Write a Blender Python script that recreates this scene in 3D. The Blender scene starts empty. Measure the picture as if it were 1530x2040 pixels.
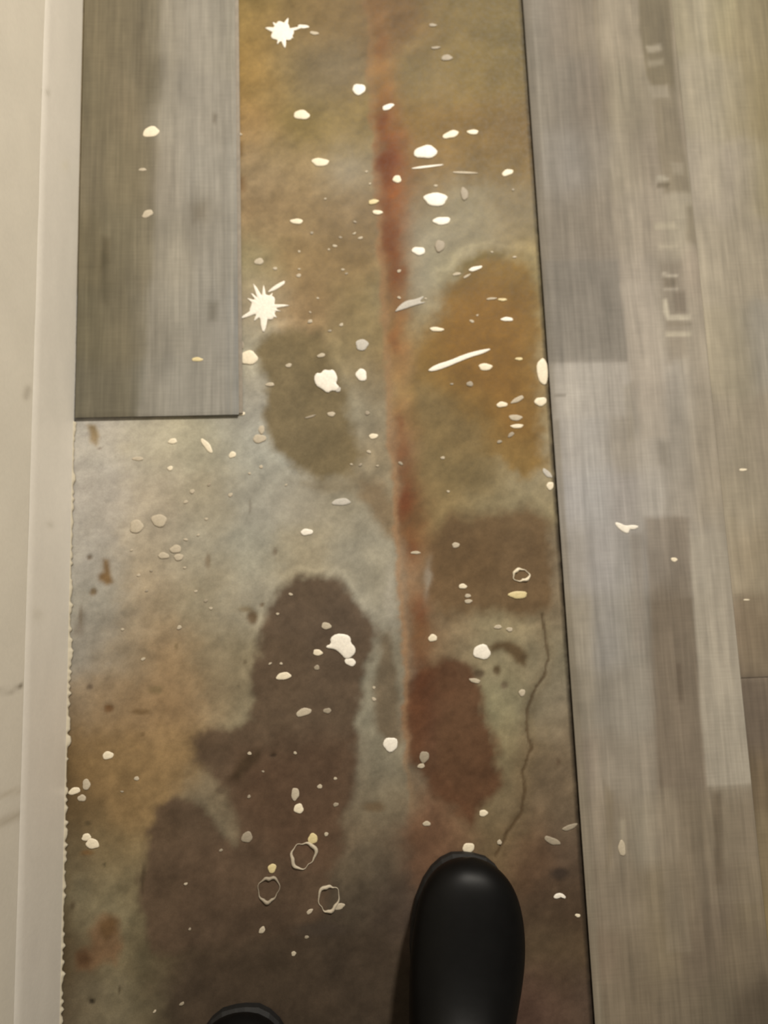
import bpy, math, random
import numpy as np
from mathutils import Matrix, Vector

# ------------------------------------------------------------------ camera
W, Hh, F = 1530.0, 2040.0, 1532.0
CAM_H = 0.88
sc = bpy.context.scene
C = sc.collection

yc = Vector((377 - W/2, Hh/2 + 9408, -F)).normalized()      # plank direction seen by the camera
xc = Vector((1.0, 0.028, 0.0)); xc.z = -(xc.x*yc.x + xc.y*yc.y)/yc.z
xc.normalize()
zc = xc.cross(yc)
R = Matrix((xc, yc, zc))                                     # camera axes -> world axes
cam_data = bpy.data.cameras.new('camera')
cam_data.sensor_fit = 'VERTICAL'
cam_data.sensor_height = 36.0
cam_data.lens = 36.0 * F / Hh
cam_data.clip_start = 0.02
cam_data.dof.use_dof = True
cam_data.dof.focus_distance = 0.70
cam_data.dof.aperture_fstop = 27.0/7.0
cam = bpy.data.objects.new('camera', cam_data); C.objects.link(cam)
cam.matrix_world = Matrix.Translation((0, 0, CAM_H)) @ R.to_4x4()
sc.camera = cam

# ------------------------------------------------------------------ light
LAMP = (0.85, 2.15, 2.05)
LAMP_W = 118.0
LAMP_C = (1.0, 0.93, 0.82)
SKY_C = (1.0, 0.90, 0.76)
SKY_S = 0.17
world = bpy.data.worlds.new('world'); sc.world = world
world.use_nodes = True
bg = world.node_tree.nodes['Background']
bg.inputs[0].default_value = (*SKY_C, 1)
bg.inputs[1].default_value = SKY_S
ld = bpy.data.lights.new('ceiling_lamp', 'AREA')
ld.shape = 'DISK'; ld.size = 0.30
ld.energy = LAMP_W
ld.color = LAMP_C
lamp = bpy.data.objects.new('ceiling_lamp', ld); C.objects.link(lamp)
lamp.location = LAMP
lamp.rotation_euler = (Vector((0, 0.3, 0)) - Vector(LAMP)).to_track_quat('-Z', 'Y').to_euler()

sc.view_settings.view_transform = 'Standard'
sc.view_settings.look = 'None'
sc.view_settings.exposure = 0.0
sc.view_settings.gamma = 1.0
sc.view_settings.use_curve_mapping = False

# ------------------------------------------------------------------ helpers
Rn = np.array([list(r) for r in R])                          # rows

def ray_point(px, py, z=0.0):
    """point of the place at height z seen at a photo coordinate"""
    d = R @ Vector(((px - W/2)/F, -(py - Hh/2)/F, -1.0))
    t = (z - CAM_H)/d.z
    return Vector((d.x*t, d.y*t, z))

def ray_wall(px, py, x):
    d = R @ Vector(((px - W/2)/F, -(py - Hh/2)/F, -1.0))
    t = x/d.x
    return Vector((x, d.y*t, CAM_H + d.z*t))

def to_px(v):
    """(n,3) world -> photo coordinates"""
    c = (v - np.array([0, 0, CAM_H])) @ Rn
    return np.stack([W/2 + F*c[:, 0]/(-c[:, 2]), Hh/2 - F*c[:, 1]/(-c[:, 2])], 1)

def hsh(ix, iy, s):
    n = (ix*374761393 + iy*668265263 + s*974634777) & 0x7fffffff
    n = ((n ^ (n >> 13))*1274126177) & 0x7fffffff
    return ((n ^ (n >> 16)) & 0xffff)/65535.0

def vnoise(x, y, s=0):
    ix = np.floor(x).astype(np.int64); iy = np.floor(y).astype(np.int64)
    fx = x-ix; fy = y-iy
    fx = fx*fx*(3-2*fx); fy = fy*fy*(3-2*fy)
    a = hsh(ix, iy, s)*(1-fx) + hsh(ix+1, iy, s)*fx
    b = hsh(ix, iy+1, s)*(1-fx) + hsh(ix+1, iy+1, s)*fx
    return (a*(1-fy) + b*fy)*2-1

def fbm(x, y, s=0, o=4):
    r = 0; a = 1.0; t = 0
    for k in range(o):
        r = r + a*vnoise(x*2**k, y*2**k, s+k*17); t += a; a *= .55
    return r/t

def lin(c):
    c = np.asarray(c, float)/255.0
    return np.where(c <= .04045, c/12.92, ((c+.055)/1.055)**2.4)

def illum(v):
    """light reaching the horizontal floor at v, used once to turn seen tone into reflectance"""
    d = v - np.array(LAMP)
    r = np.sqrt((d**2).sum(1))
    aim = np.array([0, .3, 0]) - np.array(LAMP); aim = aim/np.linalg.norm(aim)
    e = LAMP_W/math.pi**2 * (d@aim)/r * (-d[:, 2])/r / r**2
    return e[:, None]*1.12*np.array(LAMP_C) + SKY_S*.85*np.array(SKY_C) + .02

def smooth(t):
    t = np.clip(t, 0, 1); return t*t*(3-2*t)

def poly_sdf(p, poly):
    """signed distance (negative inside)"""
    poly = np.array(poly, float); n = len(poly)
    d = np.full(len(p), 1e18); ins = np.zeros(len(p), bool)
    for i in range(n):
        a = poly[i]; b = poly[(i+1) % n]; e = b-a
        w = p-a
        t = np.clip((w@e)/(e@e), 0, 1)
        q = w - t[:, None]*e
        d = np.minimum(d, (q**2).sum(1))
        c = ((a[1] > p[:, 1]) != (b[1] > p[:, 1])) & (p[:, 0] < (b[0]-a[0])*(p[:, 1]-a[1])/(b[1]-a[1]+1e-12)+a[0])
        ins ^= c
    d = np.sqrt(d)
    return np.where(ins, -d, d)

def path_d(p, pts, widths=None):
    """distance to a polyline, minus local half-width"""
    d = np.full(len(p), 1e9)
    for i in range(len(pts)-1):
        a = np.array(pts[i], float); b = np.array(pts[i+1], float); e = b-a
        w = p-a; t = np.clip((w@e)/(e@e), 0, 1)
        q = np.sqrt(((w - t[:, None]*e)**2).sum(1))
        if widths is not None: q = q - (widths[i]*(1-t)+widths[i+1]*t)
        d = np.minimum(d, q)
    return d

def shepard(p, rows, sig=42.0, ax=1.0):
    num = np.zeros((len(p), 3)); den = np.full(len(p), 0.0)
    for x, y, r, g, b in rows:
        dd = ((p[:, 0]-x)/ax)**2 + (p[:, 1]-y)**2
        w = np.exp(-dd/(2*sig*sig)) + 1e-9/(1+dd/1e4)**2
        num += w[:, None]*lin((r, g, b)); den += w
    return num/den[:, None]

def mix(col, c, m):
    return col*(1-m[:, None]) + (lin(c) if not isinstance(c, np.ndarray) else c)*m[:, None]

def grid_mesh(name, xs, ys, fn, zoff=0.0):
    nx, ny = len(xs), len(ys)
    X, Y = np.meshgrid(xs, ys)
    v = fn(X.ravel(), Y.ravel())
    i = np.arange(nx*ny).reshape(ny, nx)
    f = np.stack([i[:-1, :-1], i[:-1, 1:], i[1:, 1:], i[1:, :-1]], -1).reshape(-1, 4)
    return v, f

def make_mesh(name, v, f, smoothf=True):
    me = bpy.data.meshes.new(name)
    me.from_pydata([tuple(q) for q in v], [], [tuple(int(k) for k in q) for q in f])
    me.validate(); me.update()
    if smoothf:
        for p in me.polygons: p.use_smooth = True
    return me

def set_color(me, col):
    a = me.color_attributes.new('tone', 'FLOAT_COLOR', 'POINT')
    d = np.ones((len(me.vertices), 4), np.float32); d[:len(col), :3] = col
    a.data.foreach_set('color', d.ravel())

def set_float(me, name, val):
    a = me.attributes.new(name, 'FLOAT', 'POINT')
    a.data.foreach_set('value', np.asarray(val, np.float32))

def link(name, me, m=None, parent=None, **props):
    o = bpy.data.objects.new(name, me); C.objects.link(o)
    if m: me.materials.append(m)
    if parent: o.parent = parent
    for k, q in props.items(): o[k] = q
    return o

class NT:
    def __init__(s, name):
        s.m = bpy.data.materials.new(name); s.m.use_nodes = True
        s.t = s.m.node_tree; s.n = s.t.nodes
        s.b = s.n['Principled BSDF']
    def add(s, typ, **kw):
        n = s.n.new(typ)
        for k, q in kw.items():
            if k.startswith('i_'): n.inputs[k[2:].replace('_', ' ')].default_value = q
            else: setattr(n, k, q)
        return n
    def l(s, a, b): s.t.links.new(a, b)
    def mapping(s, scale):
        tc = s.add('ShaderNodeTexCoord'); mp = s.add('ShaderNodeMapping')
        mp.inputs['Scale'].default_value = scale
        s.l(tc.outputs['Object'], mp.inputs['Vector']); return mp.outputs[0]
    def noise(s, scale, detail=4, vec=None, rough=.55):
        n = s.add('ShaderNodeTexNoise'); n.inputs['Scale'].default_value = scale
        n.inputs['Detail'].default_value = detail; n.inputs['Roughness'].default_value = rough
        if vec is None:
            tc = s.add('ShaderNodeTexCoord'); vec = tc.outputs['Object']
        s.l(vec, n.inputs['Vector']); return n.outputs[0]
    def ramp(s, fac, lo, hi, a=0.3, b=0.7):
        n = s.add('ShaderNodeMapRange'); s.l(fac, n.inputs[0])
        n.inputs[1].default_value = a; n.inputs[2].default_value = b
        n.inputs[3].default_value = lo; n.inputs[4].default_value = hi
        return n.outputs[0]
    def math(s, op, a, b):
        n = s.add('ShaderNodeMath', operation=op)
        for i, q in enumerate((a, b)):
            if isinstance(q, (int, float)): n.inputs[i].default_value = q
            else: s.l(q, n.inputs[i])
        return n.outputs[0]
    def scale(s, col, fac):
        n = s.add('ShaderNodeVectorMath', operation='SCALE')
        s.l(col, n.inputs[0]); s.l(fac, n.inputs['Scale']); return n.outputs[0]
    def bump(s, h, strength, dist):
        n = s.add('ShaderNodeBump'); n.inputs['Strength'].default_value = strength
        n.inputs['Distance'].default_value = dist
        s.l(h, n.inputs['Height']); s.l(n.outputs[0], s.b.inputs['Normal'])

def simple_mat(name, col, rough=.5, var=.12, nscale=120, spec=.5, bump=0):
    t = NT(name)
    rgb = t.add('ShaderNodeRGB'); rgb.outputs[0].default_value = (*col, 1)
    n = t.noise(nscale, 3)
    t.l(t.scale(rgb.outputs[0], t.ramp(n, 1-var, 1+var)), t.b.inputs['Base Color'])
    t.b.inputs['Roughness'].default_value = rough
    t.b.inputs['Specular IOR Level'].default_value = spec
    if bump: t.bump(n, bump, .001)
    return t.m

# materials ---------------------------------------------------------------
def concrete_mat():
    t = NT('stained wet concrete')
    at = t.add('ShaderNodeAttribute', attribute_name='tone')
    wet = t.add('ShaderNodeAttribute', attribute_name='wet')
    n1 = t.noise(28, 6); n2 = t.noise(160, 4); n3 = t.noise(700, 2)
    k = t.math('MULTIPLY', t.ramp(n1, .90, 1.10), t.ramp(n2, .92, 1.08))
    k = t.math('MULTIPLY', k, t.ramp(n3, .92, 1.08))
    t.l(t.scale(at.outputs['Vector'], k), t.b.inputs['Base Color'])
    r = t.math('MULTIPLY', wet.outputs['Fac'], -.10)
    r = t.math('ADD', r, t.ramp(n2, .58, .70))
    t.l(r, t.b.inputs['Roughness'])
    t.b.inputs['Specular IOR Level'].default_value = .14
    t.bump(t.math('ADD', n2, t.math('MULTIPLY', n3, .3)), .10, .0010)
    return t.m

def plank_mat():
    t = NT('grey wood print vinyl')
    at = t.add('ShaderNodeAttribute', attribute_name='tone')
    g1 = t.noise(1, 5, t.mapping((120, 5, 1)))
    g2 = t.noise(1, 4, t.mapping((420, 14, 1)))
    g3 = t.noise(1, 3, t.mapping((30, 500, 1)))
    g4 = t.noise(9, 3)
    k = t.math('MULTIPLY', t.ramp(g1, .89, 1.11), t.ramp(g2, .91, 1.09))
    k = t.math('MULTIPLY', k, t.ramp(g3, .95, 1.05))
    k = t.math('MULTIPLY', k, t.ramp(g4, .95, 1.05))
    t.l(t.scale(at.outputs['Vector'], k), t.b.inputs['Base Color'])
    t.b.inputs['Roughness'].default_value = .68
    t.b.inputs['Specular IOR Level'].default_value = .18
    t.bump(g2, .1, .0008)
    return t.m

def wall_mat(name, rough):
    t = NT(name)
    at = t.add('ShaderNodeAttribute', attribute_name='tone')
    n1 = t.noise(14, 4); n2 = t.noise(220, 3)
    k = t.math('MULTIPLY', t.ramp(n1, .97, 1.03), t.ramp(n2, .98, 1.02))
    t.l(t.scale(at.outputs['Vector'], k), t.b.inputs['Base Color'])
    t.b.inputs['Roughness'].default_value = rough
    t.bump(n2, .12, .0008)
    return t.m

M_con = concrete_mat(); M_plank = plank_mat()
M_wall = wall_mat('cream wall paint', .6); M_base = wall_mat('white trim paint', .42)
M_core = simple_mat('vinyl plank core', (.10, .085, .065), .7)
M_tongue = simple_mat('dusty click edge', (.22, .19, .15), .7)

# ------------------------------------------------------------------ layout in metres
PT = 0.004                                                   # plank thickness
wallx = (ray_point(147, 830).x + ray_point(125, 2000).x)/2   # face of the baseboard
lp_x1 = (ray_point(472, 0, PT).x + ray_point(471, 820, PT).x)/2
lp_y0 = ray_point(300, 829, PT).y
rp_x0 = (ray_point(1041, 0, PT).x + ray_point(1092, 700, PT).x + ray_point(1186, 2040, PT).x)/3
rp_x1 = (ray_point(1338, 0, PT).x + ray_point(1498, 1560, PT).x)/2
PW = rp_x1 - rp_x0
c2_y = ray_point(1500, 1350, PT).y
Y0, Y1 = -0.62, 1.05
print('LAYOUT wallx %.3f lp_x1 %.3f lp_y0 %.3f rp %.3f %.3f PW %.3f' % (wallx, lp_x1, lp_y0, rp_x0, rp_x1, PW))

# ------------------------------------------------------------------ concrete slab
slab_pts = [
(500,30,150,122,70),(600,30,138,112,70),(680,30,135,110,72),(800,30,130,98,60),(900,30,132,110,65),(1000,30,125,105,60),
(495,150,165,130,70),(570,150,145,122,80),(650,150,140,120,88),(850,150,140,118,75),(950,150,140,115,62),(1020,150,130,108,60),
(490,250,165,130,80),(600,250,150,125,70),(700,250,150,125,75),(850,250,145,112,58),(950,250,140,108,55),(1030,250,130,102,58),
(500,330,160,135,98),(600,330,158,132,92),(700,330,158,140,108),(850,330,145,115,70),(1000,330,140,112,65),
(500,430,160,130,90),(600,430,155,128,88),(700,430,145,120,85),(850,430,150,135,105),(950,430,158,145,115),(1020,430,150,130,95),
(500,520,155,140,100),(600,520,150,122,80),(700,520,145,118,78),(850,520,160,150,120),(900,500,155,140,105),(1065,520,160,140,95),
(500,600,160,142,112),(620,600,148,120,82),(720,600,140,120,80),(830,600,155,140,105),(1075,620,160,140,95),
(500,700,160,150,125),(700,700,140,122,85),(800,700,140,115,70),(1080,720,165,145,105),
(500,800,160,150,130),(720,800,150,140,115),(760,760,145,122,85),(1083,820,160,140,100),
(200,870,182,170,150),(300,870,170,158,132),(400,860,162,152,125),(500,900,165,158,138),(740,900,145,128,98),(900,950,130,108,68),(1085,920,155,138,105),
(200,1000,170,158,140),(300,1000,165,150,125),(420,1000,158,145,118),(520,1000,160,152,132),(600,1000,152,140,116),(700,1000,150,138,112),(870,1000,130,108,68),(950,980,140,122,85),(1050,980,145,128,92),
(170,1100,165,155,138),(300,1100,165,148,120),(400,1100,155,143,118),(500,1100,152,145,124),(600,1100,155,140,110),(700,1100,155,145,122),(750,1150,152,142,118),(900,1100,115,90,55),(1095,1150,130,112,85),
(200,1200,155,145,125),(300,1200,160,138,105),(400,1200,150,135,105),(490,1200,150,140,118),(740,1200,150,140,118),(880,1240,128,108,78),(1000,1240,140,124,90),(1100,1220,130,112,85),
(160,1300,150,140,122),(250,1300,150,130,100),(330,1300,150,122,85),(430,1300,148,128,95),(480,1300,138,124,94),(735,1320,142,132,108),(900,1290,128,105,75),(980,1300,150,136,102),(1050,1300,142,124,90),(1110,1300,140,128,100),
(170,1400,140,118,88),(250,1400,138,112,78),(350,1400,150,120,82),(430,1380,145,122,88),(485,1400,138,124,94),(728,1420,138,128,104),(1010,1400,142,130,94),(1090,1400,136,120,94),
(155,1500,110,85,50),(220,1500,134,106,66),(340,1490,142,112,70),(735,1520,135,123,98),(1010,1500,136,120,84),(1065,1520,110,88,62),(1115,1500,128,110,84),
(145,1600,92,72,44),(240,1600,134,106,66),(740,1600,118,104,80),(1005,1600,132,112,78),(1070,1600,102,82,60),(1130,1600,112,94,70),(440,1570,118,102,76),
(145,1700,96,80,54),(220,1700,125,105,70),(700,1700,98,84,64),(760,1700,96,82,62),(850,1690,112,76,52),(900,1690,112,84,58),(1060,1700,105,75,50),(1120,1700,92,74,56),(980,1680,118,98,66),
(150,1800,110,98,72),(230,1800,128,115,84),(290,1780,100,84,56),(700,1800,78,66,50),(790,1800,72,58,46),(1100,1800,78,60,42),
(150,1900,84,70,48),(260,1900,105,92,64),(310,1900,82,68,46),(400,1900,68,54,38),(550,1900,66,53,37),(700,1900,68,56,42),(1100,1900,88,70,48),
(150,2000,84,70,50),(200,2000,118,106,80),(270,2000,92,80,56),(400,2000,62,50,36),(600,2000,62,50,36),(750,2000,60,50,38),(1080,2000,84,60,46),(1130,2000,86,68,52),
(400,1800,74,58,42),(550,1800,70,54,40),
]
slab_polys = [   # (outline, colour, edge softness, strength, waviness)
([(505,695),(540,665),(580,655),(630,658),(652,690),(655,720),(690,770),(688,830),(722,905),(700,950),(640,955),(590,930),(545,890),(530,840),(527,760)], (118,100,66), 9, .95, 7),
([(590,1150),(640,1145),(680,1165),(715,1200),(748,1245),(750,1262),(728,1340),(708,1420),(706,1560),(684,1650),(662,1760),(640,1840),(480,1880),(300,1900),(280,1800),(287,1660),(312,1612),(350,1590),(392,1600),(432,1640),(468,1690),(482,1640),(455,1570),(430,1545),(385,1520),(380,1480),(430,1450),(480,1455),(500,1440),(503,1360),(514,1290),(530,1230),(560,1180)], (90,70,51), 8, .92, 8),
([(470,1500),(560,1480),(700,1470),(704,1560),(684,1650),(655,1730),(560,1700),(490,1650),(460,1570)], (86,61,42), 30, .55, 8),
([(850,1318),(905,1310),(940,1330),(958,1370),(975,1430),(990,1500),(998,1560),(960,1615),(930,1650),(895,1610),(850,1560),(812,1500),(806,1400),(815,1340)], (94,61,38), 9, .92, 8),
([(815,1350),(850,1330),(860,1420),(845,1500),(812,1490)], (92,54,36), 20, .5, 6),
([(862,640),(893,570),(925,522),(985,505),(1045,515),(1068,580),(1072,700),(1074,850),(1082,925),(1050,955),(1000,915),(940,900),(890,905),(830,880),(800,800),(812,730)], (133,101,46), 14, .92, 10),
([(880,600),(960,560),(1050,590),(1062,760),(1060,880),(1010,860),(930,780),(860,700)], (135,94,34), 35, .75, 8),
([(820,760),(880,780),(960,850),(1000,930),(960,980),(870,990),(830,900),(812,820)], (126,105,66), 22, .8, 8),
([(1000,1025),(1045,1010),(1090,1040),(1104,1120),(1096,1210),(1030,1232),(950,1222),(890,1225),(850,1180),(850,1080),(900,1030)], (107,82,52), 13, .92, 8),
([(715,950),(755,955),(788,1010),(790,1080),(765,1055),(735,1015),(712,985)], (124,102,72), 10, .85, 6),
([(755,1265),(776,1258),(790,1340),(803,1480),(785,1492),(752,1455),(742,1380),(756,1310)], (108,90,66), 7, .85, 4),
([(600,960),(650,955),(690,960),(700,935),(740,950),(700,975),(640,978)], (128,112,84), 8, .7, 5),
([(925,515),(955,503),(1000,505),(940,530),(905,545)], (105,88,42), 7, .7, 5),
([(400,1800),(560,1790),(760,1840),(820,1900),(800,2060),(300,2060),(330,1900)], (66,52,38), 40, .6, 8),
([(180,1850),(205,1822),(232,1830),(238,1860),(242,1890),(232,1920),(205,1915),(185,1930),(155,1925),(152,1900),(182,1885)], (108,78,50), 8, .75, 5),
([(196,1840),(218,1826),(235,1836),(228,1862),(210,1875),(198,1862)], (84,60,32), 6, .8, 3),
([(150,1895),(172,1892),(186,1908),(172,1922),(155,1922)], (76,52,30), 6, .8, 3),
([(172,848),(190,850),(198,870),(192,890),(180,882),(178,864)], (138,110,62), 4, .85, 2),
([(205,1115),(216,1118),(220,1145),(226,1160),(212,1166),(198,1156),(196,1146),(207,1140)], (112,80,34), 4, .9, 2),
([(1015,1275),(1035,1285),(1050,1305),(1047,1326),(1030,1322),(1015,1306),(1000,1292),(978,1300),(974,1288),(995,1276)], (92,70,42), 5, .9, 3),
([(160,1215),(168,1220),(164,1262),(150,1268),(150,1245)], (118,104,86), 6, .7, 3),
([(478,1505),(520,1492),(515,1512),(475,1552),(455,1550)], (66,50,32), 7, .85, 4),
([(905,1320),(930,1322),(932,1345),(925,1358),(912,1345)], (100,72,48), 5, .5, 3),
([(470,280),(482,285),(482,310),(470,312)], (120,85,40), 6, .8, 2),
([(470,350),(488,355),(488,378),(470,382)], (130,95,58), 7, .8, 2),
]
# round pits and dark spots: x, y, rx, ry, colour
pits = [(179,1111,6,6,(105,88,68)),(186,1180,7,8,(112,90,58)),(503,1230,10,13,(98,74,46)),(522,1206,4,5,(120,100,74)),(549,1100,5,7,(122,106,84)),
(178,1370,7,6,(100,82,62)),(217,1410,8,8,(98,66,34)),(545,1503,6,4,(44,32,20)),(415,1118,5,16,(128,110,84)),(989,1337,8,9,(92,72,46)),(954,1343,10,10,(84,66,46)),
(1005,1365,7,8,(112,94,70)),(180,1996,6,5,(34,26,18)),(239,1975,3,9,(72,60,40)),(175,1640,7,5,(80,66,42)),(207,1722,4,4,(80,68,46)),(439,1574,9,9,(92,76,56)),
(145,1805,5,7,(86,72,50)),(490,1215,14,6,(130,112,82)),(352,1288,4,8,(126,104,70)),(310,1375,16,8,(128,106,70)),(280,1416,18,5,(112,86,52)),(283,1462,5,5,(118,92,58)),
(490,1320,4,4,(108,92,66)),(475,1366,3,4,(114,98,72)),(160,1228,4,20,(122,108,88)),(285,1750,4,28,(70,56,38)),(172,1700,14,5,(110,80,44)),(640,1850,60,14,(66,54,42)),
(1110,1520,4,8,(100,80,58)),(745,1608,22,10,(104,84,58)),(198,892,4,2,(130,110,90)),(498,1010,3,14,(132,122,104)),(1115,1740,20,14,(60,48,38))]
crack = [(1076,1225),(1082,1255),(1090,1285),(1092,1312),(1086,1345),(1066,1370),(1056,1400),(1049,1440),(1055,1470),(1060,1492),(1048,1520),(1040,1540),(1046,1570),(1042,1590),(1036,1620),(1022,1645),(1008,1664),(996,1690),(988,1706)]
joint = [(728,-60),(735,120),(742,300),(748,430),(762,600),(766,700),(775,850),(784,1000),(790,1110),(800,1260),(806,1400),(810,1560),(822,1750),(838,2100)]

def slab_colors(v):
    p = to_px(v)
    wx = fbm(v[:, 0]*38, v[:, 1]*38, 3); wy = fbm(v[:, 0]*38, v[:, 1]*38, 91)
    fx = fbm(v[:, 0]*130, v[:, 1]*130, 31, 3); fy = fbm(v[:, 0]*130, v[:, 1]*130, 57, 3)
    def warp(a): return p + np.stack([wx+.45*fx, wy+.45*fy], 1)*a*2.0
    col = shepard(warp(9), slab_pts)
    # mottling of the bare concrete: warm and cool blotches, running diagonally
    dgx = (v[:, 0]*.8+v[:, 1]*.6); dgy = (v[:, 1]*.8-v[:, 0]*.6)
    m1 = fbm(dgx*34, dgy*70, 11, 5); m2 = fbm(dgx*16, dgy*16, 23, 4)
    m3 = fbm(v[:, 0]*120, v[:, 1]*120, 67, 4)
    col = col*(1+.24*m1+.12*m2+.14*m3)[:, None]
    col = col*np.stack([1+.03*m2, np.ones(len(v)), 1-.05*m2], 1)
    wet = np.zeros(len(v))
    for poly, c, soft, st, wav in slab_polys:
        q = warp(wav)
        d = poly_sdf(q, poly)
        soft = soft*1.5
        m = smooth(.5-d/(2*soft))*st
        cc = lin(c)[None, :]*(1+.22*m1+.14*m2+.12*m3)[:, None]
        # faint pale tide line round the wet patches
        if st > .9:
            ring = np.exp(-((d-soft*1.3)/7.0)**2)*.22*np.clip(.6+m2, 0, 1)
            col = col*(1+ring)[:, None]
            wet = np.maximum(wet, m)
        col = col*(1-m[:, None]) + cc*m[:, None]
    # rust washed down beside the joint
    q = warp(5)
    ymap = q[:, 1]
    jx = np.interp(ymap, [a[1] for a in joint], [a[0] for a in joint])
    wdt = np.interp(ymap, [0, 150, 260, 330, 420, 520, 620, 760, 880, 1020, 1120, 1250, 1350, 1600, 1800], [38, 44, 56, 66, 62, 58, 50, 42, 46, 56, 50, 62, 50, 30, 15])
    rust = np.stack([np.interp(ymap, [0, 150, 250, 310, 370, 460, 560, 640, 700, 780, 860, 980, 1080, 1150, 1250, 1350, 1600],
        [lin((a, 0, 0))[0] for a in k]) for k in
        ([140,158,150,132,142,138,136,150,150,158,142,114,122,142,120,104,112], )] +
        [np.interp(ymap, [0, 150, 250, 310, 370, 460, 560, 640, 700, 780, 860, 980, 1080, 1150, 1250, 1350, 1600],
        [lin((0, a, 0))[1] for a in k]) for k in
        ([96,108,86,66,80,76,80,98,102,118,92,68,76,100,78,58,74], )] +
        [np.interp(ymap, [0, 150, 250, 310, 370, 460, 560, 640, 700, 780, 860, 980, 1080, 1150, 1250, 1350, 1600],
        [lin((0, 0, a))[2] for a in k]) for k in
        ([60,62,44,36,42,40,42,56,62,72,54,38,42,68,46,34,48], )], 1)
    u = (q[:, 0]-jx)/wdt
    m = np.exp(-((u-.55)/.62)**2)*smooth((u+.12)/.16)*(.92+.25*m1)
    m = m*np.interp(ymap, [-100, 60, 240, 600, 1000, 1380, 1520, 1700], [.7, .75, .95, .9, .9, .85, .5, .1])
    m = np.clip(m, 0, 1)
    rust = rust*np.array([.96, 1.06, .98])
    col = col*(1-m[:, None]) + rust*(1+.34*m1)[:, None]*m[:, None]
    for (bx, by, rx, ry, st) in [(757,90,12,34,.3),(758,235,15,34,.7),(763,318,24,34,.85),(772,360,14,22,.6),(768,412,12,20,.45),(772,475,18,36,.8),(786,545,20,40,.65),(786,680,12,26,.3),(798,840,10,20,.45),(802,915,15,34,.5),(802,1000,17,40,.7),(822,1095,14,24,.4),(838,1215,20,34,.5)]:
        e = np.exp(-(((q[:, 0]-bx)/rx)**2+((q[:, 1]-by)/ry)**2)**1.3)*st*np.clip(.9+.8*m1, 0, 1.1)*smooth((q[:, 0]-jx+3)/8)
        col = mix(col, (114,58,28), np.clip(e, 0, 1))
    # pale orange lip along the joint
    lip = np.exp(-((q[:, 0]-jx-2)/6.0)**2)*np.interp(ymap, [0, 400, 560, 760, 1100, 1300, 1520, 1650], [.25, .3, .55, .5, .6, .7, .4, 0])
    col = col*(1-lip[:, None]) + lin((164, 124, 84))[None, :]*lip[:, None]
    # pale mineral bloom, plus a painted lamp-reflection haze left of the joint
    for (bx, by, rx, ry, s) in [(776,1180,12,55,.55),(852,1150,7,30,.5),(690,340,38,36,.25),(880,470,60,40,.25),(845,560,30,60,.3),(560,1010,60,40,.2),(185,1010,30,90,.25),(190,900,30,20,.3)]:
        e = np.exp(-(((q[:, 0]-bx)/rx)**2+((q[:, 1]-by)/ry)**2))*s
        col = col*(1-e[:, None]) + lin((176,164,142))[None, :]*e[:, None]
    q = warp(2)
    for x, y, rx, ry, c in pits:
        d = np.sqrt(((q[:, 0]-x)/rx)**2+((q[:, 1]-y)/ry)**2)
        m = smooth(1.45-d)*.85
        col = mix(col, c, m)
    q = warp(3)
    dc = path_d(q, crack)
    wd = 3.2+2.5*np.clip(fx, 0, 1)
    m = smooth(1.4-dc/wd)*.75
    col = mix(col, (78,58,34), m)
    e = np.exp(-((dc-9)/8.0)**2)*.18
    col = mix(col, (112,88,56), e)
    # gap and shadow line painted along the laid floor's edge; grime at the wall's foot
    ex = rp_x0 - .0012 - v[:, 0]
    m = np.exp(-(np.clip(ex, 0, 1)/.0032)**4)*.85*np.interp(p[:, 1], [0, 500, 1000, 2040], [.75, .85, 1, 1])*np.clip(.95+.5*fy, .5, 1)
    col = mix(col, (40,32,22), m)
    ew = v[:, 0]-wallx
    m = np.exp(-(ew/.010)**2)*np.clip(.35+.8*m2+.4*m1, 0, 1)*.7*smooth((-v[:, 1]+.02)/.2)
    col = mix(col, (66,50,28), m)
    wet = np.maximum(wet, smooth((620-p[:, 1])/260)*smooth((p[:, 0]-470)/60)*.75)
    lum = (col@np.array([.3,.59,.11]))[:, None]
    col = lum + (col-lum)*.95
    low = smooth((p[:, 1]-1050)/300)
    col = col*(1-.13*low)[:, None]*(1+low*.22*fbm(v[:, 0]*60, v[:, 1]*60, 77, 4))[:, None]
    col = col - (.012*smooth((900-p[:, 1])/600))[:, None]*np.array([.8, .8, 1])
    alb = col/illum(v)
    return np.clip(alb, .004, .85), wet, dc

xs = np.arange(wallx-.03, rp_x0+.04, .0021); ys = np.arange(Y0, Y1, .0023)
def slab_fn(X, Y):
    z = fbm(X*22, Y*22, 5, 4)*.00025 - .0003
    return np.stack([X, Y, z], 1)
v, f = grid_mesh('floor', xs, ys, slab_fn)
alb, wet, dcr = slab_colors(v)
v[:, 2] -= np.exp(-(dcr/3.5)**2)*.0016
pp = to_px(v)
for x, y, rx, ry, c in pits[:14]:
    v[:, 2] -= np.exp(-(((pp[:, 0]-x)/rx)**2+((pp[:, 1]-y)/ry)**2))*.0012
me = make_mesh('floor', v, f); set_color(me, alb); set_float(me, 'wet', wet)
floor = link('floor', me, M_con, kind='structure')
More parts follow.
